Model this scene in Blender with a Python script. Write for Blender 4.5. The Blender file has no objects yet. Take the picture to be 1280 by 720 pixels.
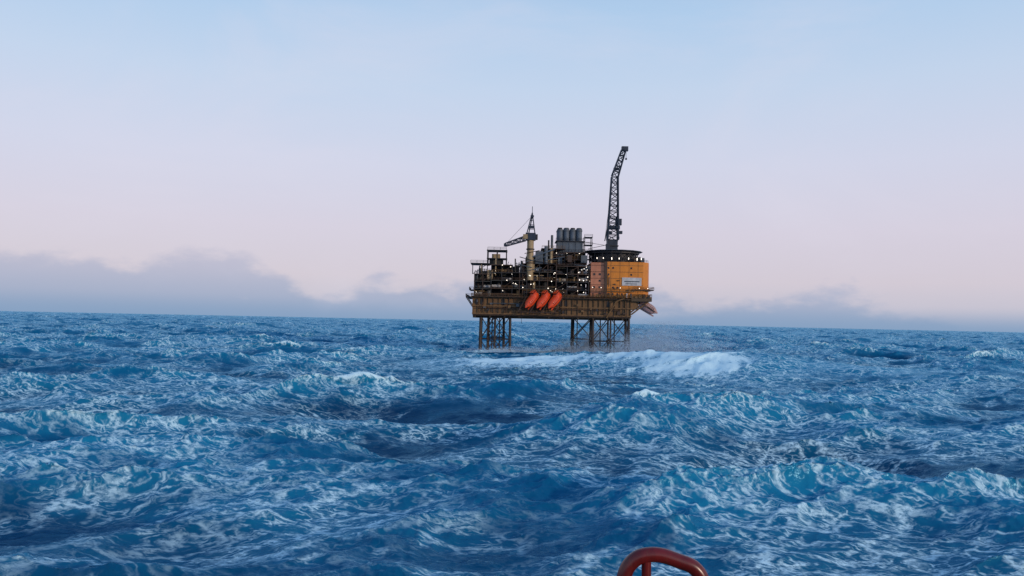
import bpy, bmesh, math, random
import numpy as np
from mathutils import Vector, Matrix
random.seed(7)
scene=bpy.context.scene
scene.view_settings.view_transform='Standard'
scene.view_settings.look='None'
scene.view_settings.exposure=0
H=17.0
# ------------------------------------------------------------ node helpers
class NT:
    def __init__(s,tree): s.t=tree; s.n=tree.nodes; s.l=tree.links
    def new(s,typ,**kw):
        nd=s.n.new(typ)
        for k,v in kw.items(): setattr(nd,k,v)
        return nd
    def link(s,a,b): s.l.new(a,b)
    def setin(s,sock,v):
        if isinstance(v,bpy.types.NodeSocket): s.l.new(v,sock)
        else: sock.default_value=v
    def math(s,op,a,b=None,c=None,clamp=False):
        nd=s.n.new('ShaderNodeMath'); nd.operation=op; nd.use_clamp=clamp
        s.setin(nd.inputs[0],a)
        if b is not None: s.setin(nd.inputs[1],b)
        if c is not None: s.setin(nd.inputs[2],c)
        return nd.outputs[0]
    def smooth(s,v,a,b,c=0.0,d=1.0):
        nd=s.n.new('ShaderNodeMapRange'); nd.interpolation_type='SMOOTHSTEP'
        s.setin(nd.inputs[0],v); nd.inputs[1].default_value=a; nd.inputs[2].default_value=b
        nd.inputs[3].default_value=c; nd.inputs[4].default_value=d
        return nd.outputs[0]
    def mix(s,f,a,b):
        nd=s.n.new('ShaderNodeMix'); nd.data_type='RGBA'
        s.setin(nd.inputs[0],f); s.setin(nd.inputs[6],a); s.setin(nd.inputs[7],b)
        return nd.outputs[2]
    def noise(s,vec,scale,detail=4,rough=.5,dist=0.0,out=0):
        nd=s.n.new('ShaderNodeTexNoise'); s.setin(nd.inputs['Vector'],vec)
        nd.inputs['Scale'].default_value=scale; nd.inputs['Detail'].default_value=detail
        nd.inputs['Roughness'].default_value=rough; nd.inputs['Distortion'].default_value=dist
        return nd.outputs[out]
def C(r,g,b): return (r,g,b,1.0)
def S(r,g,b):
    f=lambda c:((c/255+.055)/1.055)**2.4 if c/255>.04045 else c/255/12.92
    return (f(r),f(g),f(b),1.0)
# ------------------------------------------------------------ world
w=bpy.data.worlds.new("World"); scene.world=w; w.use_nodes=True
t=NT(w.node_tree); t.n.clear()
out=t.new('ShaderNodeOutputWorld'); bg=t.new('ShaderNodeBackground')
t.link(bg.outputs[0],out.inputs[0])
SUN_EL=math.radians(11); SUN_AZ=math.radians(132)   # azimuth clockwise from +Y
sky=t.new('ShaderNodeTexSky'); sky.sky_type='NISHITA'; sky.sun_disc=False
sky.sun_elevation=SUN_EL; sky.sun_rotation=SUN_AZ
skys=t.new('ShaderNodeVectorMath',operation='SCALE'); t.link(sky.outputs[0],skys.inputs[0]); skys.inputs[3].default_value=0.12
tc=t.new('ShaderNodeTexCoord'); sep=t.new('ShaderNodeSeparateXYZ'); t.link(tc.outputs['Generated'],sep.inputs[0])
z=sep.outputs[2]
ramp=t.new('ShaderNodeValToRGB'); t.link(z,ramp.inputs[0])
e=ramp.color_ramp.elements
e[0].position=0.0; e[0].color=S(190,193,212)
e[1].position=1.0; e[1].color=S(85,130,188)
for p,c in [(0.05,S(213,204,217)),(0.11,S(217,210,226)),(0.19,S(213,216,236)),(0.28,S(199,216,240)),(0.36,S(180,209,240)),(0.5,S(150,187,227))]:
    x=ramp.color_ramp.elements.new(p); x.color=c
col=t.mix(0.07,ramp.outputs[0],skys.outputs[0])
mp=t.new('ShaderNodeMapping'); t.link(tc.outputs['Generated'],mp.inputs[0]); mp.inputs['Scale'].default_value=(1,1,2.2)
cn=t.noise(mp.outputs[0],10.0,7,.58)
cn2=t.noise(mp.outputs[0],4.2,3,.5)
h=t.math('MULTIPLY_ADD',t.math('SUBTRACT',cn,.5),.13,.044)
h=t.math('MULTIPLY_ADD',t.math('SUBTRACT',cn2,.5),.16,h)
h=t.math('MULTIPLY_ADD',sep.outputs[0],-.05,h)
bank=t.smooth(t.math('SUBTRACT',h,z),-0.004,0.026)
bankcol=t.mix(t.smooth(z,0.0,0.08),S(146,166,196),S(188,188,208))
col=t.mix(t.math('MULTIPLY',bank,0.78),col,bankcol)
veil=t.smooth(t.noise(mp.outputs[0],2.2,6,.6,.6),.45,.75)
col=t.mix(t.math('MULTIPLY',veil,.3),col,S(224,220,234))
col=t.mix(t.smooth(z,0.026,-0.005),col,S(136,162,194))
t.link(col,bg.inputs[0]); bg.inputs[1].default_value=1.0
# ------------------------------------------------------------ sun
sl=bpy.data.lights.new("sun","SUN"); sl.energy=1.7; sl.angle=math.radians(3); sl.color=(1.0,.80,.62)
so=bpy.data.objects.new("sun",sl); scene.collection.objects.link(so)
d=Vector((math.sin(SUN_AZ)*math.cos(SUN_EL),math.cos(SUN_AZ)*math.cos(SUN_EL),math.sin(SUN_EL)))
so.rotation_euler=d.to_track_quat('Z','Y').to_euler(); so.location=d*300
# ------------------------------------------------------------ ocean mesh
def cascade(N,L,kmin,kmax,L0,ang,std,seed,spread=2):
    rng=np.random.default_rng(seed)
    k=2*np.pi*np.fft.fftfreq(N,L/N); KX,KY=np.meshgrid(k,k,indexing='ij')
    K=np.hypot(KX,KY); K[0,0]=1
    cosw=(KX*np.cos(ang)+KY*np.sin(ang))/K
    P=np.exp(-1/(K*L0)**2)/K**4*(np.abs(cosw)**spread*.95+.05)
    P*=((K>kmin)&(K<kmax)); P[0,0]=0
    h0=(rng.standard_normal((N,N))+1j*rng.standard_normal((N,N)))*np.sqrt(P)
    h=np.real(np.fft.ifft2(h0)); h*=std/h.std(); Hh=np.fft.fft2(h)
    R=lambda a:np.real(np.fft.ifft2(a))
    return dict(N=N,L=L,h=h,dx=R(1j*KX/K*Hh),dy=R(1j*KY/K*Hh),
        xx=R(-KX*KX/K*Hh),yy=R(-KY*KY/K*Hh),xy=R(-KX*KY/K*Hh))
def samp(c,key,x,y):
    N=c['N']; u=x/c['L']*N; v=y/c['L']*N
    i=np.floor(u).astype(np.int64); j=np.floor(v).astype(np.int64)
    fu=u-i; fv=v-j; i%=N; j%=N; i1=(i+1)%N; j1=(j+1)%N
    fu=fu*fu*(3-2*fu)*.5+fu*.5; fv=fv*fv*(3-2*fv)*.5+fv*.5
    a=c[key]
    return (a[i,j]*(1-fu)+a[i1,j]*fu)*(1-fv)+(a[i,j1]*(1-fu)+a[i1,j1]*fu)*fv
ang=math.radians(-72)
A=cascade(512,620,0,2*math.pi/9,15,ang,2.15,23,4)
B=cascade(512,101,2*math.pi/11,2*math.pi/.9,13,ang+.25,.23,5,2.5)
Cc=cascade(512,17.3,2*math.pi/1.4,2*math.pi/.1,13,ang-.2,.03,9,1.5)
th=np.concatenate([np.arange(-39,39,.085),np.arange(39,321,3.2)])*np.pi/180
rs=[1.0]
while rs[-1]<36: rs.append(rs[-1]*1.05)
while rs[-1]<14000: rs.append(rs[-1]*1.0046)
while rs[-1]<60000: rs.append(rs[-1]*1.05)
r=np.array(rs)
RR,TT=np.meshgrid(r,th,indexing='ij')
X=RR*np.sin(TT); Y=RR*np.cos(TT)
def sstep(v,a,b):
    q=np.clip((v-a)/(b-a),0,1); return q*q*(3-2*q)
coarse=np.where((np.abs((TT+np.pi)%(2*np.pi)-np.pi)>np.radians(39.5))|(RR<34),1.0,0.0)
fa=1-sstep(RR,6000,13000)
fb=(1-sstep(RR,500,1500))*(1-coarse)
fc=(1-sstep(RR,90,260))*(1-coarse)
xb=X*math.cos(.35)-Y*math.sin(.35); yb=X*math.sin(.35)+Y*math.cos(.35)
lam=1.15
def rotback(gx,gy): return gx*math.cos(.35)+gy*math.sin(.35), -gx*math.sin(.35)+gy*math.cos(.35)
Z=fa*samp(A,'h',X,Y)
DX=fa*samp(A,'dx',X,Y); DY=fa*samp(A,'dy',X,Y)
hb=samp(B,'h',xb,yb); bx,by=rotback(samp(B,'dx',xb,yb),samp(B,'dy',xb,yb))
hc=samp(Cc,'h',xb,yb); cx,cy=rotback(samp(Cc,'dx',xb,yb),samp(Cc,'dy',xb,yb))
calm=1-.7*np.exp(-np.abs((Y-285)/95)**3)*sstep(X,-80,-30)*(1-sstep(X,130,210))
Z*=calm
Za=Z.copy()
gust=1+.25*np.clip(Za,-2,2)
Z=Z+fb*hb*gust+fc*hc*gust
DX=DX+fb*bx+fc*cx*.8; DY=DY+fb*by+fc*cy*.8
fbj=(1-sstep(RR,900,3500))
Jxx=samp(A,'xx',X,Y)+.75*fbj*samp(B,'xx',xb,yb)
Jyy=samp(A,'yy',X,Y)+.75*fbj*samp(B,'yy',xb,yb)
Jxy=samp(A,'xy',X,Y)
J=(1+lam*Jxx)*(1+lam*Jyy)-(lam*Jxy)**2
foam=sstep(-J,-0.35,.12)
# breaking swell beside the platform
yc=300-.22*(X-20)+5*np.sin(X*.07)
dd=Y-yc
amp=(2.2+4.3*sstep(X,5,62))*sstep(X,-60,-14)*(1-.75*sstep(X,85,170))
prof=np.where(dd<0,np.exp(-(dd/17)**2),np.exp(-(dd/28)**2))
yc2=350+.1*X; d2=Y-yc2
amp2=3.6*np.exp(-((X-20)/30)**2)
prof2=np.exp(-(d2/13)**2)
bump=amp*prof+amp2*prof2
Z=Z+bump
Z=Z-2.6*np.exp(-((Y-232-.1*X)/26)**2)*sstep(X,-70,-20)*(1-sstep(X,120,170))
nz=samp(B,'h',X*1.9,Y*1.2)/.23*.35+samp(A,'h',X*3.1+40,Y*3.1)/2.15*.3
wf=np.where(dd<0,24,9)
bf=np.exp(-((dd+8)/wf)**2)*sstep(X,-48,-16)*(1-.85*sstep(X,66,105))*(.85+.15*np.sin(X*.11+1))
bf2=np.exp(-((Y-376)/10)**2)*sstep(X,-34,-12)*(1-sstep(X,60,80))*.95
bf3=np.exp(-((X-60)/28)**2-((Y-355)/26)**2)*.95
foam=np.maximum(foam,np.clip(np.maximum(np.maximum(bf,bf2),bf3)*1.3+nz*.46-.1,0,1))
X2=X+lam*DX; Y2=Y+lam*DY
Z=Z-RR**2/(2*6.37e6)
co=np.stack([X2,Y2,Z],-1).reshape(-1,3).astype(np.float32)
nr,nt=X.shape
i=np.arange(nr-1)[:,None]; j=np.arange(nt)[None,:]; j1=(j+1)%nt
f=np.stack([i*nt+j,i*nt+j1,(i+1)*nt+j1,(i+1)*nt+j],-1).reshape(-1)
nf=(nr-1)*nt
me=bpy.data.meshes.new("sea_water"); me.vertices.add(nr*nt); me.vertices.foreach_set('co',co.reshape(-1))
me.loops.add(nf*4); me.loops.foreach_set('vertex_index',f.astype(np.int32))
me.polygons.add(nf); me.polygons.foreach_set('loop_start',(np.arange(nf)*4).astype(np.int32))
me.update(calc_edges=True)
me.polygons.foreach_set('use_smooth',np.ones(nf,dtype=bool))
at=me.attributes.new('foam','FLOAT','POINT'); at.data.foreach_set('value',foam.reshape(-1).astype(np.float32))
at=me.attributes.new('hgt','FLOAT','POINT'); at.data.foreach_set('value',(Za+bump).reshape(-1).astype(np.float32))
sea=bpy.data.objects.new("sea_water",me); scene.collection.objects.link(sea)
m=bpy.data.materials.new("sea_water"); m.use_nodes=True; t=NT(m.node_tree); t.n.clear()
tc=t.new('ShaderNodeTexCoord').outputs['Object']
fat=t.new('ShaderNodeAttribute'); fat.attribute_name='foam'; fa_=fat.outputs['Fac']
hat=t.new('ShaderNodeAttribute'); hat.attribute_name='hgt'; ha_=hat.outputs['Fac']
mp=t.new('ShaderNodeMapping'); t.link(tc,mp.inputs[0]); mp.inputs['Rotation'].default_value=(0,0,math.radians(-14)); mp.inputs['Scale'].default_value=(.5,1,.5)
pos=mp.outputs[0]
dn=t.noise(pos,.35,3,.55,out=1)
dv=t.new('ShaderNodeVectorMath',operation='MULTIPLY_ADD'); t.link(dn,dv.inputs[0]); dv.inputs[1].default_value=(4.6,4.6,0); t.link(pos,dv.inputs[2])
dn2=t.noise(pos,1.7,2,.5,out=1)
dv2=t.new('ShaderNodeVectorMath',operation='MULTIPLY_ADD'); t.link(dn2,dv2.inputs[0]); dv2.inputs[1].default_value=(.9,.9,0); t.link(dv.outputs[0],dv2.inputs[2])
def lace(scale,w0):
    v=t.new('ShaderNodeTexVoronoi',feature='DISTANCE_TO_EDGE',voronoi_dimensions='2D'); t.link(dv2.outputs[0],v.inputs['Vector']); v.inputs['Scale'].default_value=scale
    return t.smooth(v.outputs[0],0.0,w0,1,0)
l1=lace(.36,.14); l2=lace(1.0,.17); l3=lace(2.8,.22)
patch0=t.noise(pos,.042,4,.6)
patch=t.smooth(t.math('ADD',patch0,t.math('MULTIPLY',fa_,.3)),.40,.58)
fine=t.noise(pos,2.6,5,.7)
mid=t.noise(pos,.5,3,.6)
lc=t.math('MAXIMUM',l1,t.math('MULTIPLY',t.math('MULTIPLY',l2,.9),t.smooth(mid,.38,.56)))
lc=t.math('ADD',lc,t.math('MULTIPLY',l3,t.math('MULTIPLY',t.smooth(mid,.48,.64),.4)))
lc=t.math('MULTIPLY',lc,t.smooth(fine,.33,.58))
lc=t.math('MULTIPLY',lc,patch)
solid=t.math('ADD',fa_,t.math('MULTIPLY',t.math('SUBTRACT',fine,.5),1.5))
solid=t.math('MULTIPLY_ADD',l2,.12,solid)
solid=t.smooth(solid,.42,.95)
ff=t.math('MAXIMUM',t.math('MULTIPLY',lc,.85),solid,clamp=True)
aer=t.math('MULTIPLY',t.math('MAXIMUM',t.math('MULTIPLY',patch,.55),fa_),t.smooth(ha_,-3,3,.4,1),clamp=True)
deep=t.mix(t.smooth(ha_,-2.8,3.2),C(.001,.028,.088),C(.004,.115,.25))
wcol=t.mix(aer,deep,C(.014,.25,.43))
ny=t.new('ShaderNodeBump'); t.link(t.noise(pos,1.3,5,.6,.4),ny.inputs['Height']); ny.inputs['Strength'].default_value=.6; ny.inputs['Distance'].default_value=.30
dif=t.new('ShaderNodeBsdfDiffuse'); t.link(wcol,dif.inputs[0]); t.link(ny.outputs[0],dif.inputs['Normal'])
gl=t.new('ShaderNodeBsdfGlossy'); gl.inputs[0].default_value=(.28,.62,.84,1); gl.inputs['Roughness'].default_value=.14; t.link(ny.outputs[0],gl.inputs['Normal'])
fr=t.new('ShaderNodeFresnel'); fr.inputs[0].default_value=1.33; t.link(ny.outputs[0],fr.inputs['Normal'])
ms=t.new('ShaderNodeMixShader'); t.link(t.math('MULTIPLY',fr.outputs[0],.85),ms.inputs[0]); t.link(dif.outputs[0],ms.inputs[1]); t.link(gl.outputs[0],ms.inputs[2])
df=t.new('ShaderNodeBsdfDiffuse'); df.inputs[0].default_value=(.58,.82,.92,1); t.link(ny.outputs[0],df.inputs['Normal'])
ms2=t.new('ShaderNodeMixShader'); t.link(ff,ms2.inputs[0]); t.link(ms.outputs[0],ms2.inputs[1]); t.link(df.outputs[0],ms2.inputs[2])
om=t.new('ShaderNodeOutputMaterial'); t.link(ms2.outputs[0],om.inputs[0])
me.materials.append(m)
# ------------------------------------------------------------ materials
def paint(name,c,rough=.6,metal=0,var=.35,rust=.25,scale=.6):
    m=bpy.data.materials.new(name); m.use_nodes=True; t=NT(m.node_tree); bs=t.n['Principled BSDF']
    tc=t.new('ShaderNodeTexCoord').outputs['Object']
    mp=t.new('ShaderNodeMapping'); t.link(tc,mp.inputs[0]); mp.inputs['Scale'].default_value=(1,1,.35)
    n=t.noise(mp.outputs[0],scale,4,.65); n2=t.noise(mp.outputs[0],scale*2.3,4,.7)
    a=t.mix(t.smooth(n,.3,.7),C(*c),C(*[x*(1-var) for x in c]))
    a=t.mix(t.math('MULTIPLY',t.smooth(n2,.55,.72),rust),a,C(.09,.04,.02))
    t.link(a,bs.inputs['Base Color']); bs.inputs['Roughness'].default_value=rough; bs.inputs['Metallic'].default_value=metal
    return m
M={}
M['ochre']=paint('ochre_paint',(.19,.10,.034),rust=.65)
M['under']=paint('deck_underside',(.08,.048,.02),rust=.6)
M['dark']=paint('dark_steel',(.016,.016,.020),rust=.4)
M['olive']=paint('olive_steel',(.034,.032,.026),rust=.4)
M['brown']=paint('brown_steel',(.06,.03,.017),rust=.4)
M['grey']=paint('grey_paint',(.09,.11,.13))
M['blue']=paint('bluegrey_stack',(.09,.12,.155))
M['white']=paint('white_paint',(.55,.55,.55))
M['cream']=paint('cream_paint',(.38,.27,.14))
M['orange']=paint('orange_cladding',(.68,.22,.016),var=.2,rust=.3,scale=.35)
M['salmon']=paint('salmon_cladding',(.60,.23,.12),var=.25,rust=.25,scale=.35)
M['boat']=paint('lifeboat_orange',(.72,.065,.010),rough=.35,var=.15,rust=.05)
M['pink']=paint('faded_lifeboat',(.45,.27,.24),rough=.5,var=.2,rust=.1)
M['leg']=paint('leg_steel',(.028,.020,.018),rust=.6)
M['crane']=paint('crane_steel',(.015,.028,.052))
M['glass']=paint('dark_window',(.012,.014,.018),rough=.15,rust=0)
M['red']=paint('red_rail_paint',(.15,.009,.009),rough=.28,var=.5,rust=.5,scale=14)
M['deckgreen']=paint('ship_deck_paint',(.05,.09,.07),rough=.7)
lm=bpy.data.materials.new('lit_lamp'); lm.use_nodes=True
lb=lm.node_tree.nodes['Principled BSDF']; lb.inputs['Emission Color'].default_value=(1,.86,.68,1); lb.inputs['Emission Strength'].default_value=2.6; M['lamp']=lm
sm=bpy.data.materials.new('spray_droplets'); sm.use_nodes=True; t=NT(sm.node_tree); t.n.clear()
a=t.new('ShaderNodeBsdfDiffuse'); a.inputs[0].default_value=(.78,.88,.97,1); b_=t.new('ShaderNodeBsdfTranslucent'); b_.inputs[0].default_value=(.78,.88,.97,1)
mx=t.new('ShaderNodeMixShader'); mx.inputs[0].default_value=.5; t.link(a.outputs[0],mx.inputs[1]); t.link(b_.outputs[0],mx.inputs[2])
om=t.new('ShaderNodeOutputMaterial'); t.link(mx.outputs[0],om.inputs[0]); M['spray']=sm
# ------------------------------------------------------------ mesh builder
class MB:
    def __init__(s): s.v=[]; s.f=[]; s.mi=[]; s.mats=[]
    def mat(s,k):
        if k not in s.mats: s.mats.append(k)
        return s.mats.index(k)
    def add(s,vs,fs,k):
        o=len(s.v); s.v+= [tuple(v) for v in vs]; i=s.mat(k)
        for f in fs: s.f.append([o+a for a in f]); s.mi.append(i)
    def box(s,x0,x1,y0,y1,z0,z1,k):
        s.add([(x,y,z) for z in(z0,z1) for y in(y0,y1) for x in(x0,x1)],
          [(0,2,3,1),(4,5,7,6),(0,1,5,4),(2,6,7,3),(0,4,6,2),(1,3,7,5)],k)
    def prism(s,pts,z0,z1,k,kt=None):
        n=len(pts)
        s.add([(x,y,z0) for x,y in pts]+[(x,y,z1) for x,y in pts],
          [(a,(a+1)%n,n+(a+1)%n,n+a) for a in range(n)]+[tuple(range(n))[::-1]],k)
        s.add([(x,y,z1) for x,y in pts],[tuple(range(n))],kt or k)
    def tube(s,p,q,r,k,n=8,r2=None,caps=True):
        p=Vector(p); q=Vector(q); a=(q-p).normalized(); u=a.orthogonal().normalized(); w=a.cross(u)
        r2=r if r2 is None else r2
        if n==4: u,w=(u+w).normalized(),(w-u).normalized()
        vs=[]
        for c,rr in((p,r),(q,r2)):
            for i in range(n):
                th=2*math.pi*i/n; vs.append(c+rr*(math.cos(th)*u+math.sin(th)*w))
        fs=[(i,(i+1)%n,n+(i+1)%n,n+i) for i in range(n)]
        if caps: fs+=[tuple(range(n))[::-1],tuple(range(n,2*n))]
        s.add(vs,fs,k)
    def rail(s,pts,k,h=1.2,step=2.5,r=.07):
        for a,b in zip(pts[:-1],pts[1:]):
            a=Vector(a); b=Vector(b); L=(b-a).length; n=max(1,int(L/step))
            for hh in(h,h*.55): s.tube(a+Vector((0,0,hh)),b+Vector((0,0,hh)),r,k,4)
            for i in range(n+1):
                p=a.lerp(b,i/n); s.tube(p,p+Vector((0,0,h)),r,k,4)
    def lattice(s,p,q,w0,w1,k,n=10,r=.22,rb=.11,side=None):
        p=Vector(p); q=Vector(q); a=(q-p).normalized()
        u=Vector(side or (1,0,0)); u=(u-a*u.dot(a)).normalized(); v=a.cross(u)
        def cor(t):
            ww=(w0+(w1-w0)*t)/2; c=p.lerp(q,t)
            return [c+u*ww+v*ww,c-u*ww+v*ww,c-u*ww-v*ww,c+u*ww-v*ww]
        prev=cor(0)
        for i in range(1,n+1):
            cur=cor(i/n)
            for j in range(4):
                s.tube(prev[j],cur[j],r,k,6)
                jj=(j+1)%4
                s.tube(cur[j],cur[jj],rb,k,4)
                if (i+j)%2: s.tube(prev[j],cur[jj],rb,k,4)
                else: s.tube(prev[jj],cur[j],rb,k,4)
            prev=cur
    def obj(s,name,parent=None,loc=(0,0,0),smooth=False,bevel=0):
        me=bpy.data.meshes.new(name); me.from_pydata(s.v,[],s.f)
        for k in s.mats: me.materials.append(M[k])
        me.polygons.foreach_set('material_index',s.mi)
        me.update(); bm=bmesh.new(); bm.from_mesh(me); bmesh.ops.recalc_face_normals(bm,faces=bm.faces); bm.to_mesh(me); bm.free()
        o=bpy.data.objects.new(name,me); scene.collection.objects.link(o); o.location=loc
        if smooth: me.polygons.foreach_set('use_smooth',[True]*len(me.polygons))
        if parent: o.parent=parent
        return o
PX,PY=23.0,375.0
plat=bpy.data.objects.new("offshore_oil_platform",None); scene.collection.objects.link(plat); plat.location=(PX,PY,0)
# ---- jackets
def jacket(name,xs,y0,y1,ztop=18.6,risers=2,br=.22):
    b=MB()
    levels=[-14,-3,7.5,ztop]
    def P(ix,iy,zz):
        tpr=(ztop-zz)*.010
        cx=(xs[0]+xs[-1])/2
        return Vector((xs[ix]+(1 if xs[ix]>cx+.1 else -1 if xs[ix]<cx-.1 else 0)*tpr,(y0,y1)[iy]+(-1,1)[iy]*tpr,zz))
    n=len(xs)
    for iy in(0,1):
        for ix in range(n):
            b.tube(P(ix,iy,-14),P(ix,iy,ztop),.66 if ix in(0,n-1) else .45,'leg',12)
            for a in levels[2:3]: b.tube(P(ix,iy,a-.5),P(ix,iy,a+.5),.8,'leg',12)
        for a,c in zip(levels[:-1],levels[1:]):
            for ix in range(n-1):
                b.tube(P(ix,iy,a),P(ix+1,iy,c),br,'leg',6)
                if iy==0: b.tube(P(ix+1,iy,a),P(ix,iy,c),br,'leg',6)
                b.tube(P(ix,iy,a),P(ix+1,iy,a),br,'leg',6)
    for ix in (0,n-1):
        for a,c in zip(levels[:-1],levels[1:]):
            b.tube(P(ix,0,a),P(ix,1,c),br,'leg',6); b.tube(P(ix,0,a),P(ix,1,a),br,'leg',6)
    for k in range(risers):
        xx=xs[0]+(xs[-1]-xs[0])*(.24+.4*k); b.tube((xx,(y0+y1)/2,-14),(xx,(y0+y1)/2,ztop),.28,'brown',8)
    b.obj(name,plat)
jacket('jacket_legs_west',[-37.6,-30.8,-23.6],3,13)
jacket('jacket_legs_east',[16.0,24.4,33.0],3,13)
jacket('jacket_legs_far_east',[9.5,19.5],40,48,risers=1,br=.26)
jacket('jacket_legs_far_west',[-35,-27],40,48,risers=1)
# ---- main deck
b=MB()
x0,x1=-41.5,33.5
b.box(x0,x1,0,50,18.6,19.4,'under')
b.box(x0,x1,.6,49.4,19.4,27.2,'ochre')
b.box(x0-.8,x1+.8,-.8,50.8,27.2,28.0,'ochre')
b.box(x0-.3,x1+.3,-.35,.6,23.0,23.5,'ochre')
b.box(x0-.3,x1+.3,-.3,.6,19.4,19.9,'ochre')
xx=x0
while xx<=x1:
    b.box(xx-.12,xx+.12,-.1,.6,19.9,27.2,'ochre'); xx+=2.5
xx=x0+1.2
while xx<x1-3:
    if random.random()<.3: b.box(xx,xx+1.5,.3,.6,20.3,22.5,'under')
    if random.random()<.22: b.box(xx,xx+1.6,.3,.6,23.9,26.6,'dark')
    xx+=2.5
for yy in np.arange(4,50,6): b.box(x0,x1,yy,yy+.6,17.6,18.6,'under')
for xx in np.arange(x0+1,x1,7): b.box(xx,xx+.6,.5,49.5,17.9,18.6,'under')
b.tube((x0,-.6,19.0),(x1,-.6,19.0),.15,'brown',6)
b.tube((x0+2,-.7,22.3),(x1-5,-.7,22.3),.2,'brown',6)
b.tube((x0+8,-.8,24.6),(-18,-.8,24.6),.16,'grey',6)
b.tube((22,-.8,18.8),(26.2,-2.4,26.5),.35,'ochre',8); b.tube((26.2,-2.4,26.5),(30,-2.6,28),.3,'ochre',8)
for xx in(-38,-26,-20): b.tube((xx,-.2,20),(xx+2,-2.4,27.4),.22,'brown',6)
rnd=random.Random(77)
for i in range(26):
    xx=rnd.uniform(x0+1,x1-2); zz=rnd.uniform(20,25); b.box(xx,xx+rnd.uniform(.4,1.6),-.9,-.3,zz,zz+rnd.uniform(.4,1.6),rnd.choice(['dark','brown','grey','ochre']))
for i in range(12):
    xx=rnd.uniform(x0+1,x1-2); b.tube((xx,-.75,rnd.uniform(15,18.5)),(xx,-.75,27.5),.1,'dark',6)
# left cantilever walkways
b.box(-45,-41.5,2,44,27.3,27.7,'brown'); b.rail([(-41.5,2,27.7),(-45,2,27.7),(-45,44,27.7)],'dark')
b.tube((-41.5,3,22.5),(-44.8,3,27.3),.25,'brown',6); b.tube((-41.5,20,22.5),(-44.8,20,27.3),.25,'brown',6)
b.box(-43.5,-41.5,4,20,30.8,31.1,'brown'); b.rail([(-41.5,4,31.1),(-43.5,4,31.1),(-43.5,20,31.1)],'dark')
# right cantilever (accommodation end)
b.box(33.5,43.2,-1.5,40,28.3,29.0,'ochre'); b.box(33.5,44,-2.4,40,32.0,32.4,'brown')
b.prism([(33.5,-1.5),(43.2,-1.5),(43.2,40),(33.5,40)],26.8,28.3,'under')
b.rail([(34,-2.4,32.4),(44,-2.4,32.4),(44,38,32.4)],'ochre'); b.rail([(34,-1.5,29.0),(43.2,-1.5,29.0),(43.2,38,29.0)],'ochre')
for yy in(0,12,24,36):
    b.tube((33.7,yy,20.5),(42,yy,27),.35,'ochre',8)
b.box(33.5,37,1,40,23,26.8,'ochre')
b.rail([(-42.3,-.8,28),(-17,-.8,28)],'ochre'); b.rail([(-1,-.8,28),(14,-.8,28)],'ochre')
b.box(-42,33,-2.6,-.8,27.6,27.8,'brown'); b.rail([(-42,-2.6,27.8),(-18,-2.6,27.8)],'brown'); b.rail([(1,-2.6,27.8),(34,-2.6,27.8)],'ochre')
b.obj('main_deck',plat)
# ---- process modules
b=MB()
def module(x0,x1,y0,y1,z0,z1,nz,seed,dens=.85,pal=('dark','dark','olive','brown','grey')):
    rnd=random.Random(seed)
    hz=(z1-z0)/nz; nx=max(1,round((x1-x0)/4.5)); sx=(x1-x0)/nx
    for iz in range(nz+1):
        zz=z0+iz*hz
        b.box(x0-.25,x1+.25,y0-.25,y1+.25,zz-.22,zz+.12,rnd.choice(['brown','olive','dark']))
        if rnd.random()<.75: b.rail([(x0,y0-.4,zz+.12),(x1,y0-.4,zz+.12)],rnd.choice(['brown','dark','ochre']),step=1.6)
    for ix in range(nx+1):
        for yy in(y0,(y0+y1)/2,y1): b.box(x0+ix*sx-.18,x0+ix*sx+.18,yy-.18,yy+.18,z0,z1,'brown' if rnd.random()<.5 else 'dark')
    for iz in range(nz):
        za=z0+iz*hz+.12; zb=za+hz-.36
        b.box(x0+.5,x1-.5,(y0+y1)/2,(y0+y1)/2+.2,za,zb,'dark')
        for ix in range(nx):
            xa=x0+ix*sx; 
            if rnd.random()<.3: b.tube((xa,y0,za),(xa+sx,y0,zb),.14,'brown',6)
            if rnd.random()>dens: continue
            for _ in range(3):
                c=rnd.random(); k=rnd.choice(pal); yy=y0+rnd.uniform(.4,3.5); xc=xa+sx*rnd.uniform(.2,.8)
                if c<.3:
                    ww=rnd.uniform(.8,sx*.45); hh=rnd.uniform(1,zb-za-.2); b.box(xc-ww/2,xc+ww/2,yy,yy+3,za,za+hh,k)
                elif c<.5:
                    rr=rnd.uniform(.4,.95); hh=rnd.uniform(1.5,zb-za); b.tube((xc,yy+1,za),(xc,yy+1,za+hh),rr,rnd.choice(['grey','olive','brown','cream','dark']),12); b.tube((xc,yy+1,za+hh),(xc,yy+1,za+hh+.35),rr,'dark',12,r2=rr*.3)
                elif c<.68:
                    rr=rnd.uniform(.5,.9); b.tube((xa+.4,yy+1,za+rr+.3),(xa+sx-.4,yy+1,za+rr+.3),rr,rnd.choice(['grey','olive','white','dark']),12)
                else:
                    zz=rnd.uniform(za+.4,zb-.2); L=sx*rnd.uniform(.8,1.6); xe=min(xa+L,x1); b.tube((xa,yy-.3,zz),(xe,yy-.3,zz),rnd.uniform(.1,.26),rnd.choice(['grey','brown','olive','cream','dark']),8)
                    b.tube((xc,yy-.3,zz),(xc,yy-.3,za),.15,'brown',8)
module(-41,-33,1.5,16,28,38.5,3,1)
module(-33,-23,1,20,28,43,4,2)
module(-23,-16,2,20,28,39.5,3,3)
module(-18,-2,3,22,28,44,4,4)
module(-2,13.5,1.5,22,28,43,4,5)
module(-38,-20,24,46,28,41,3,6)
module(-16,13,24,46,28,49,5,7)
module(-9,2,4,16,44,51.5,2,8)
module(2,12,6,20,43,50,2,9)
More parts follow.
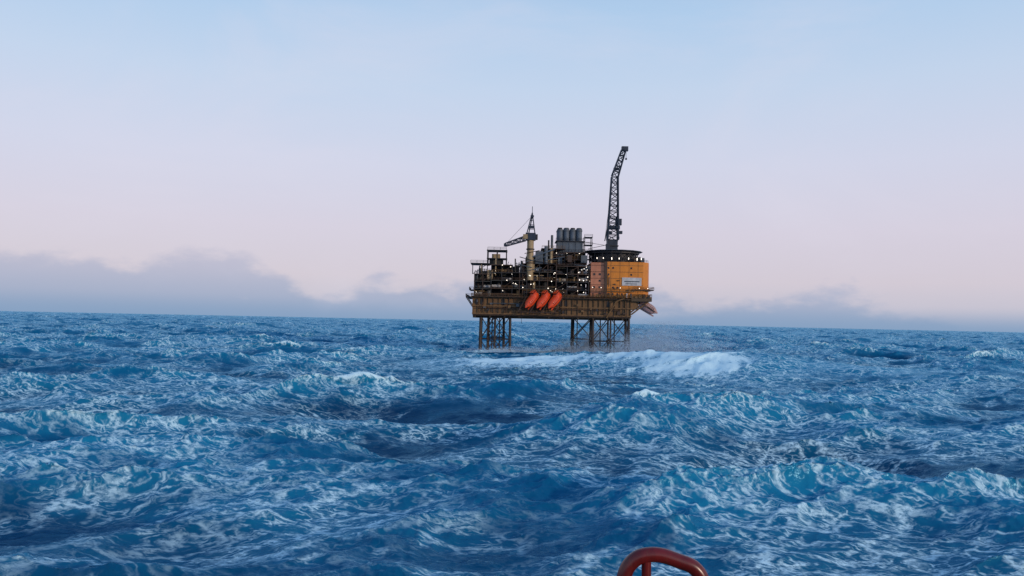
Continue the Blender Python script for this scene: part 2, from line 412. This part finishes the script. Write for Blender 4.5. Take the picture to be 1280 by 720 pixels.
b.box(-43,-34,2,14,43.3,43.8,'dark'); b.rail([(-43,2,43.8),(-34,2,43.8)],'dark'); 
for xx in(-42,-38.5,-35): b.tube((xx,3,38.5),(xx,3,43.3),.2,'dark',6)
b.tube((-42,3,38.5),(-35,3,43.3),.15,'dark',6)
for (xa,xb,za,zb) in((-35,-26,43,49.8),):
    for xx in(xa,(xa+xb)/2,xb):
        for yy in(3,12): b.box(xx-.25,xx+.25,yy-.25,yy+.25,za,zb,'dark')
    b.box(xa-.4,xb+.4,2.6,12.4,zb,zb+.5,'dark'); b.box(xa-.4,xb+.4,2.6,12.4,za+3,za+3.3,'dark')
    b.rail([(xa,2.6,zb+.5),(xb,2.6,zb+.5)],'dark')
    b.box(xa+1,xb-1.5,5,10,za+.2,za+2.6,'olive'); b.box(xa+2,xb-3,5,10,za+3.3,za+5.4,'cream')
b.obj('process_modules',plat)
b=MB(); rnd=random.Random(33)
for i in range(90):
    xx=rnd.uniform(-40,13); yy=rnd.uniform(2,30)
    top=42 if xx<-33 else 44 if xx<-16 else 46 if xx<-9 else 51
    z0=top-6; h=rnd.uniform(4,8.5)
    k=rnd.choice(['dark','grey','brown','olive','cream'])
    c=rnd.random()
    if c<.5: b.tube((xx,yy,z0),(xx,yy,z0+h),rnd.uniform(.1,.35),k,8)
    elif c<.8:
        s=rnd.uniform(.6,1.8); b.box(xx-s,xx+s,yy-s,yy+s,z0,z0+h*.8,k)
    else: b.tube((xx,yy,z0),(xx+rnd.uniform(-3,3),yy,z0+h),.14,k,6)
for i in range(14):
    xx=rnd.uniform(-22,12); zz=rnd.uniform(40,50); b.tube((xx,1.2,zz),(xx+rnd.uniform(4,10),1.2,zz+rnd.uniform(-2,2)),.18,rnd.choice(['dark','grey','brown']),8)
b.box(-12,-8.5,2,8,44,50,'grey'); b.tube((-7,3,44),(-7,3,52.5),.9,'grey',14); b.tube((-4.6,3,44),(-4.6,3,51.5),.7,'cream',14)
b.tube((-14,2.0,47),(-3,2.0,51),.35,'blue',8)
b.obj('topside_pipework',plat)
# ---- exhaust stacks
b=MB()
b.box(-1.5,11,8,18,50,55.5,'blue')
for i,xx in enumerate([-.1,3.0,6.1,9.2]):
    for yy in(10,15):
        b.tube((xx,yy,55.5),(xx,yy,61.5+(.5 if i%2 else 0)),1.45,'blue',18); b.tube((xx,yy,60.6),(xx,yy,61.2),1.62,'grey',18)
        b.tube((xx,yy,61.5),(xx,yy,62.3),1.1,'dark',18)
b.box(-2.2,11.8,7,19,55.4,55.8,'dark'); b.rail([(-2.2,7,55.8),(11.8,7,55.8)],'dark')
for xx in(-1.2,1.4,4.4,7.6,10.4): b.box(xx-.15,xx+.15,7.8,8,50,55.4,'grey')
b.tube((-4,9,50),(-4,9,58.5),.6,'grey',12); b.tube((-5.6,9,49),(-5.6,9,56),.4,'dark',12)
for xx in(12,15.5):
    for yy in(9,15): b.box(xx-.15,xx+.15,yy-.15,yy+.15,43,58.3,'dark')
for zz in(47,50.5,54,57.8): b.box(11.8,15.8,8.8,15.2,zz,zz+.25,'dark'); b.rail([(11.8,8.8,zz+.25),(15.8,8.8,zz+.25)],'dark')
b.obj('exhaust_stacks',plat)
# ---- living quarters
b=MB()
foot=[(21.2,-1.2),(39.0,-1.2),(41.2,.2),(42.4,3.5),(42.4,26),(21.2,26)]
b.prism(foot,28.4,45.4,'orange','grey')
b.prism([(14.4,.8),(21.2,-.6),(21.2,24),(14.4,24)],28.4,45.0,'salmon','grey')
for k in range(5):
    zz=31.2+k*3.1
    b.box(21.15,39.0,-1.3,-1.19,zz,zz+.16,'ochre')
    b.add([(14.35,.7,zz),(21.2,-.72,zz),(21.2,-.72,zz+.16),(14.35,.7,zz+.16)],[(0,1,2,3)],'brown')
for xx in(23.6,27.9,32.2,36.5): b.box(xx,xx+.12,-1.28,-1.19,28.4,45.4,'ochre')
rnd=random.Random(4)
for k in range(5):
    for xx in np.arange(22.2,38.4,2.15):
        if 28<xx<38.5 and k in(1,2): continue
        if rnd.random()<.5: b.box(xx,xx+.75,-1.34,-1.2,29.6+k*3.1,30.5+k*3.1,'glass')
    for xx in(15.6,18.2):
        if rnd.random()<.6: b.box(xx,xx+.8,-.35+(.9-(xx-14.4)*.2),.7-(xx-14.4)*.2,29.6+k*3.1,30.6+k*3.1,'glass')
b.box(29,38.2,-1.5,-1.22,34.2,38.0,'white')
b.box(30,37.2,-1.54,-1.505,35.9,36.4,'grey'); b.box(30.6,36,-1.54,-1.505,34.9,35.2,'grey')
b.box(20.6,21.9,-1.6,-.5,28.4,45.4,'brown')
for i in range(16):
    xx=rnd.uniform(22,38); k=rnd.choice(['brown','grey','ochre','dark']); zz=rnd.uniform(31,43)
    if 28<xx<39 and 33<zz<39: continue
    if rnd.random()<.5: b.box(xx,xx+rnd.uniform(.3,1.1),-1.8,-1.2,zz,zz+rnd.uniform(.3,1.2),k)
    else: b.tube((xx,-1.45,zz-rnd.uniform(1,5)),(xx,-1.45,zz),.1,k,6)
for zz in(28.6,31.4): b.rail([(14,-2.3,zz),(42,-2.3,zz)],'ochre',step=1.4)
b.box(14,34,-2.4,-1.2,31.2,31.4,'ochre')
for i in range(14):
    xx=15+i*2; b.box(xx,xx+rnd.uniform(.5,1.3),-2.1,-1.35,28.4,28.4+rnd.uniform(.8,2.2),rnd.choice(['grey','ochre','dark','brown','white']))
for i in range(26):
    xx=rnd.uniform(14.5,39); yy=rnd.uniform(0,10); b.box(xx,xx+rnd.uniform(.8,2.6),yy,yy+2,45.4,45.4+rnd.uniform(1,3.4),rnd.choice(['dark','grey','brown','dark']))
b.rail([(14.4,-.2,45.2),(21,-1,45.4),(39.0,-1,45.4),(42,3.5,45.4)],'dark',step=1.5)
b.obj('living_quarters',plat)
# ---- helideck
b=MB(); cx,cy,R=26.2,11,12.6
def ring(r,n=16,a0=math.pi/16): return [(cx+r*math.cos(a0+2*math.pi*i/n),cy+r*math.sin(a0+2*math.pi*i/n)) for i in range(n)]
b.prism(ring(R),49.8,50.5,'dark'); 
r0=ring(R); r1=ring(R+1.5); n=16
for i in range(n):
    j=(i+1)%n
    b.add([(r0[i][0],r0[i][1],50.3),(r0[j][0],r0[j][1],50.3),(r1[j][0],r1[j][1],51.0),(r1[i][0],r1[i][1],51.0)],[(0,1,2,3)],'dark')
    b.tube((r1[i][0],r1[i][1],51.0),(r1[j][0],r1[j][1],51.0),.13,'grey',6)
    q=ring(R*.93)[i]; q2=ring(R*.93)[j]
    b.tube((q[0],q[1],45.4),(q[0],q[1],49.8),.2,'dark',6); b.tube((q[0],q[1],45.6),(q2[0],q2[1],49.7),.14,'dark',6); b.tube((q2[0],q2[1],45.6),(q[0],q[1],49.7),.14,'dark',6)
    b.tube((q[0],q[1],47.3),(q2[0],q2[1],47.3),.16,'dark',6)
b.prism(ring(R*.82),45.6,49.7,'dark')
b.obj('helideck',plat)
# ---- cranes
b=MB()
b.tube((26.0,14,44),(26.0,14,51),1.8,'dark',16)
b.box(23.4,28.4,11.5,17,51,57.4,'crane'); b.box(22.6,24.6,10.6,13,52,55,'crane'); b.box(23.2,28.8,11,17.6,54,54.4,'dark')
b.rail([(22.6,10.6,57.4),(29,10.6,57.4)],'crane')
b.lattice((26.0,13,57),(26.6,13,88.5),5.2,3.1,'crane',n=11,r=.33,rb=.19)
b.lattice((26.6,13,88.5),(30.6,12,101.6),3.1,2.0,'crane',n=5,r=.33,rb=.2)
b.box(29.6,32.8,11,13,101.2,103.4,'crane'); b.box(26,28.6,12,14.4,92,93,'crane')
b.box(24.0,29.4,11.8,13.6,62.5,64.2,'crane'); b.box(27.2,30.2,11.5,13.6,64.5,67.6,'crane'); b.box(23.8,25.6,12,14,60,61.5,'crane')
b.box(28.0,30.6,11.4,13.4,60.2,61.6,'crane')
b.tube((22.6,17,57),(25.6,13.6,88),.09,'crane',4); b.tube((29.2,17,57),(27.6,13.6,88),.09,'crane',4)
b.tube((22.6,17,57),(24.6,16,68),.25,'crane',6); b.tube((29,17,57),(27.6,16,68),.25,'crane',6); b.tube((24.6,16,68),(27.6,16,68),.25,'crane',6)
b.tube((31.9,12,101.2),(31.9,12,97.6),.08,'crane',4); b.box(31.5,32.3,11.6,12.4,96.9,97.7,'crane')
b.tube((14,13,52.5),(24,14,55),.12,'dark',6); b.tube((4,13,57),(23,14,54.5),.1,'dark',6)
b.obj('tall_crane',plat)
b=MB()
b.tube((-14.6,3,36),(-14.6,3,55.2),1.6,'cream',18); b.tube((-14.6,3,50.6),(-14.6,3,51.1),2.0,'dark',18); b.tube((-14.6,3,44.0),(-14.6,3,44.5),2.0,'brown',18)
b.box(-17,-12.2,1,6,55.2,58.6,'crane'); b.box(-18.2,-16,0.4,3,55.6,57.8,'cream'); b.box(-12.6,-11.2,1.5,5.5,55.6,58,'dark')
b.tube((-16.4,2.5,58.6),(-14.0,3,68.5),.26,'crane',6); b.tube((-12.6,2.5,58.6),(-14.0,3,68.5),.26,'crane',6); b.tube((-15.5,5,58.6),(-14,3.5,66.5),.26,'crane',6)
for zz in(60.5,62.6,64.7): b.tube((-16.4+(zz-58.6)*.24,2.5,zz),(-12.6-(zz-58.6)*.14,2.5,zz),.16,'crane',4)
b.tube((-14,3,68),(-14,3,71.5),.14,'crane',6); b.box(-14.8,-13.2,2.4,3.6,66.3,67.2,'crane'); b.box(-15.6,-12.8,2.4,4,61,62.2,'crane')
b.lattice((-17,2.2,56),(-26.5,-1,52.4),2.2,1.4,'crane',n=7,r=.26,rb=.17,side=(0,1,0))
b.tube((-14,3,67),(-26.3,-1,52.8),.07,'crane',4)
b.box(-27.3,-26.2,-1.6,-.4,51.6,53,'crane')
b.obj('pedestal_crane',plat)
# ---- lamps
b=MB(); rnd=random.Random(12)
for i in range(60):
    xx=rnd.uniform(-41,14); zz=rnd.uniform(29,43)
    if zz>38 and (xx<-33): continue
    s=rnd.choice([.07,.1,.13,.17]); b.box(xx-s,xx+s,.75-2*s,.75,zz-s,zz+s,'lamp')
for xx in(15,19,28,37,41): b.box(xx-.13,xx+.13,-2.8,-2.5,32.8,33.1,'lamp')
for xx in(17,20,24,27.5,32,36,38): b.box(xx-.14,xx+.14,-1.2,-.9,46.6+rnd.uniform(-.4,.8),47.0+rnd.uniform(.3,.5),'lamp')
for xx in(-2,3,9): b.box(xx-.13,xx+.13,3.4,3.7,49.2,49.5,'lamp')
b.obj('deck_lamps',plat)
# ---- lifeboats
def lifeboat(name,loc,axis,L=10.8,W=3.9,mat='boat'):
    b=MB(); ns=15
    nseg=20
    vs=[];fs=[]
    for i in range(ns):
        tt=i/(ns-1); x=(tt-.5)*L
        f=(math.sin(math.pi*min(1,max(0,tt)*.86+.12))**.45) if 0<tt<1 else .30
        if tt>.7: f*=1-.75*((tt-.7)/.3)**2
        wv=W/2*f; top=W*.50*f+(.55*W*.3 if tt<.3 and tt>.03 else 0); bot=W*.48*f*(1-.25*(tt>.8))
        for j in range(nseg):
            a=2*math.pi*j/nseg; c=math.cos(a); s=math.sin(a)
            yy=wv*(abs(c)**.75)*(1 if c>=0 else -1)
            zz=(top if s>0 else bot)*(abs(s)**.85)*(1 if s>=0 else -1)
            vs.append((x,yy,zz))
    for i in range(ns-1):
        for j in range(nseg): fs.append((i*nseg+j,i*nseg+(j+1)%nseg,(i+1)*nseg+(j+1)%nseg,(i+1)*nseg+j))
    fs.append(tuple(range(nseg))[::-1]); fs.append(tuple(range((ns-1)*nseg,ns*nseg)))
    b.add(vs,fs,mat)
    b.prism([(-L*.42,-W*.26),(-L*.2,-W*.26),(-L*.2,W*.26),(-L*.42,W*.26)],W*.48,W*.78,mat)
    b.box(-L*.41,-L*.21,-W*.275,-W*.262,W*.6,W*.73,'glass'); b.box(-L*.41,-L*.21,W*.262,W*.275,W*.6,W*.73,'glass'); b.box(-L*.198,-L*.19,-W*.22,W*.22,W*.58,W*.73,'glass')
    for k in range(5):
        xx=-L*.12+k*L*.09
        for sg in(-1,1): b.box(xx,xx+.35,sg*W*.43-.12,sg*W*.43+.12,W*.18,W*.27,'glass')
    b.box(-L*.46,L*.4,-.12,.12,-W*.55,-W*.4,mat)
    for sg in(-1,1): b.tube((-L*.45,sg*W*.5,0),(L*.28,sg*W*.5,0),.1,'dark',6)
    b.tube((-L*.5,0,-W*.3),(-L*.56,0,-W*.3),.4,'dark',10)
    o=b.obj(name,None)
    ax=Vector(axis).normalized(); up=Vector((0,0,1)); y=up.cross(ax).normalized(); zz=ax.cross(y)
    o.matrix_world=Matrix.Translation(loc)@Matrix((ax,y,zz)).transposed().to_4x4()
    return o
for i,(xx) in enumerate((-13.8,-8.4,-3.0)):
    lifeboat("lifeboat",(PX+xx,PY-4.6,26.0),(-.52,-.55,-.62))
lifeboat("lifeboat",(PX+42.3,PY+2,23.8),(.85,-.25,-.5),9.8,4.6,'pink')
b=MB()
for xx in(-17,-11.4,-5.8,0):
    b.tube((xx-3,-8.5,20.6),(xx+2,-1,30.2),.24,'brown',6); b.tube((xx+2,-1,30.2),(xx+2,0,28),.24,'brown',6); b.tube((xx-3,-8.5,20.6),(xx,-.5,20.4),.2,'brown',6); b.tube((xx-.5,-5,25.2),(xx,-.5,22),.18,'brown',6)
b.tube((-14.8,-1,30.2),(2,-1,30.2),.22,'brown',6); b.tube((-20,-8.5,20.6),(-3,-8.5,20.6),.2,'brown',6)
b.box(-18,2.5,-4,-.8,29.9,30.1,'brown'); b.rail([(-18,-4,30.1),(2.5,-4,30.1)],'ochre')
for yy in(-.6,3.8): b.tube((36,yy,28),(45,yy,22),.2,'brown',6)
b.tube((36,-.6,28),(36,3.8,28),.2,'brown',6)
b.obj('lifeboat_davits',plat)
# ---- wind-blown spray: one mass of small droplets
rng=np.random.default_rng(3)
def plume(n,c,s,hz,clump):
    cc=rng.normal(0,1,(clump,2))*s*.8+c
    k=rng.integers(0,clump,n); ch=hz*(.35+.65*rng.random(clump))*np.exp(-((cc[:,0]-c[0])/(s[0]*1.8))**2)
    p=cc[k]+rng.normal(0,1,(n,2))*np.array(s)*.38
    zz=rng.random(n)**1.7*ch[k]*1.25
    p[:,0]+=zz*.6
    return np.column_stack([p,zz+.3])
pts=np.concatenate([plume(60000,np.array([62,370]),np.array([14,9]),17,20),
  plume(26000,np.array([38,404]),np.array([9,6]),14,10),
  plume(26000,np.array([32,370]),np.array([24,3]),5,16),
  plume(24000,np.array([70,302]),np.array([18,4]),11,14),
  plume(6000,np.array([-7,374]),np.array([9,3]),4,5)])
n=len(pts); sz=rng.uniform(.025,.085,n)[:,None,None]
tet=np.array([[1,1,1],[1,-1,-1],[-1,1,-1],[-1,-1,1]])[None]*sz
vv=(pts[:,None,:]+tet).reshape(-1,3)
ff_=(np.array([[0,1,2],[0,3,1],[0,2,3],[1,3,2]])[None]+4*np.arange(n)[:,None,None]).reshape(-1)
sme=bpy.data.meshes.new('sea_spray'); sme.vertices.add(4*n); sme.vertices.foreach_set('co',vv.reshape(-1).astype(np.float32))
sme.loops.add(12*n); sme.loops.foreach_set('vertex_index',ff_.astype(np.int32)); sme.polygons.add(4*n); sme.polygons.foreach_set('loop_start',(np.arange(4*n)*3).astype(np.int32)); sme.update(calc_edges=True); sme.materials.append(sm)
scene.collection.objects.link(bpy.data.objects.new('sea_spray',sme))
# ---- red hoop handrail of the vessel we stand on
def pipe(pts,r,k,name,parent):
    cu=bpy.data.curves.new(name,'CURVE'); cu.dimensions='3D'; cu.bevel_depth=r; cu.bevel_resolution=6; cu.resolution_u=14
    sp=cu.splines.new('BEZIER'); sp.bezier_points.add(len(pts)-1)
    for p,c in zip(sp.bezier_points,pts): p.co=c; p.handle_left_type=p.handle_right_type='AUTO'
    o=bpy.data.objects.new(name,cu); scene.collection.objects.link(o); cu.materials.append(M[k]); o.parent=parent; return o
hr=bpy.data.objects.new("red_handrail",None); scene.collection.objects.link(hr)
DK=15.25
def hoop(x0,x1,y,ztop,r,nm):
    rad=.13
    pts=[(x0,y,DK),(x0,y,ztop-.35),(x0+.01,y,ztop-rad),(x0+.05,y,ztop-.04),(x0+rad,y,ztop),(x1-rad,y,ztop-.03),(x1-.05,y,ztop-.07),(x1-.01,y,ztop-rad-.03),(x1,y,ztop-.4),(x1,y,DK)]
    pipe(pts,r,'red',nm,hr)
hoop(.575,1.0,4.0,15.84,.037,'front_hoop')
hoop(.68,1.10,4.25,15.60,.030,'rear_hoop')
b=MB()
b.tube((.70,4.0,DK),(.70,4.0,15.81),.024,'red',14)
for (xx,yy) in((.575,4),(1.0,4),(.68,4.25),(1.10,4.25),(.70,4.0)): b.tube((xx,yy,DK),(xx,yy,DK+.03),.06,'red',16)
b.obj('stanchion_and_flanges',hr)
b=MB()
b.prism([(-7,-9),(7,-9),(7,4.2),(4,4.6),(-4,4.6),(-7,4.2)],-4,DK-.002,'red','deckgreen')
b.obj('ship_deck')
# ------------------------------------------------------------ camera
cam=bpy.data.cameras.new("camera"); cam.lens=27.8; cam.sensor_width=36; cam.clip_end=100000; cam.clip_start=.1
co_=bpy.data.objects.new("camera",cam); scene.collection.objects.link(co_); scene.camera=co_
pitch=math.atan(39.5/989); roll=math.radians(1.2)
co_.matrix_world=Matrix.Translation((0,0,H))@Matrix.Rotation(math.pi/2+pitch,4,'X')@Matrix.Rotation(roll,4,'Z')
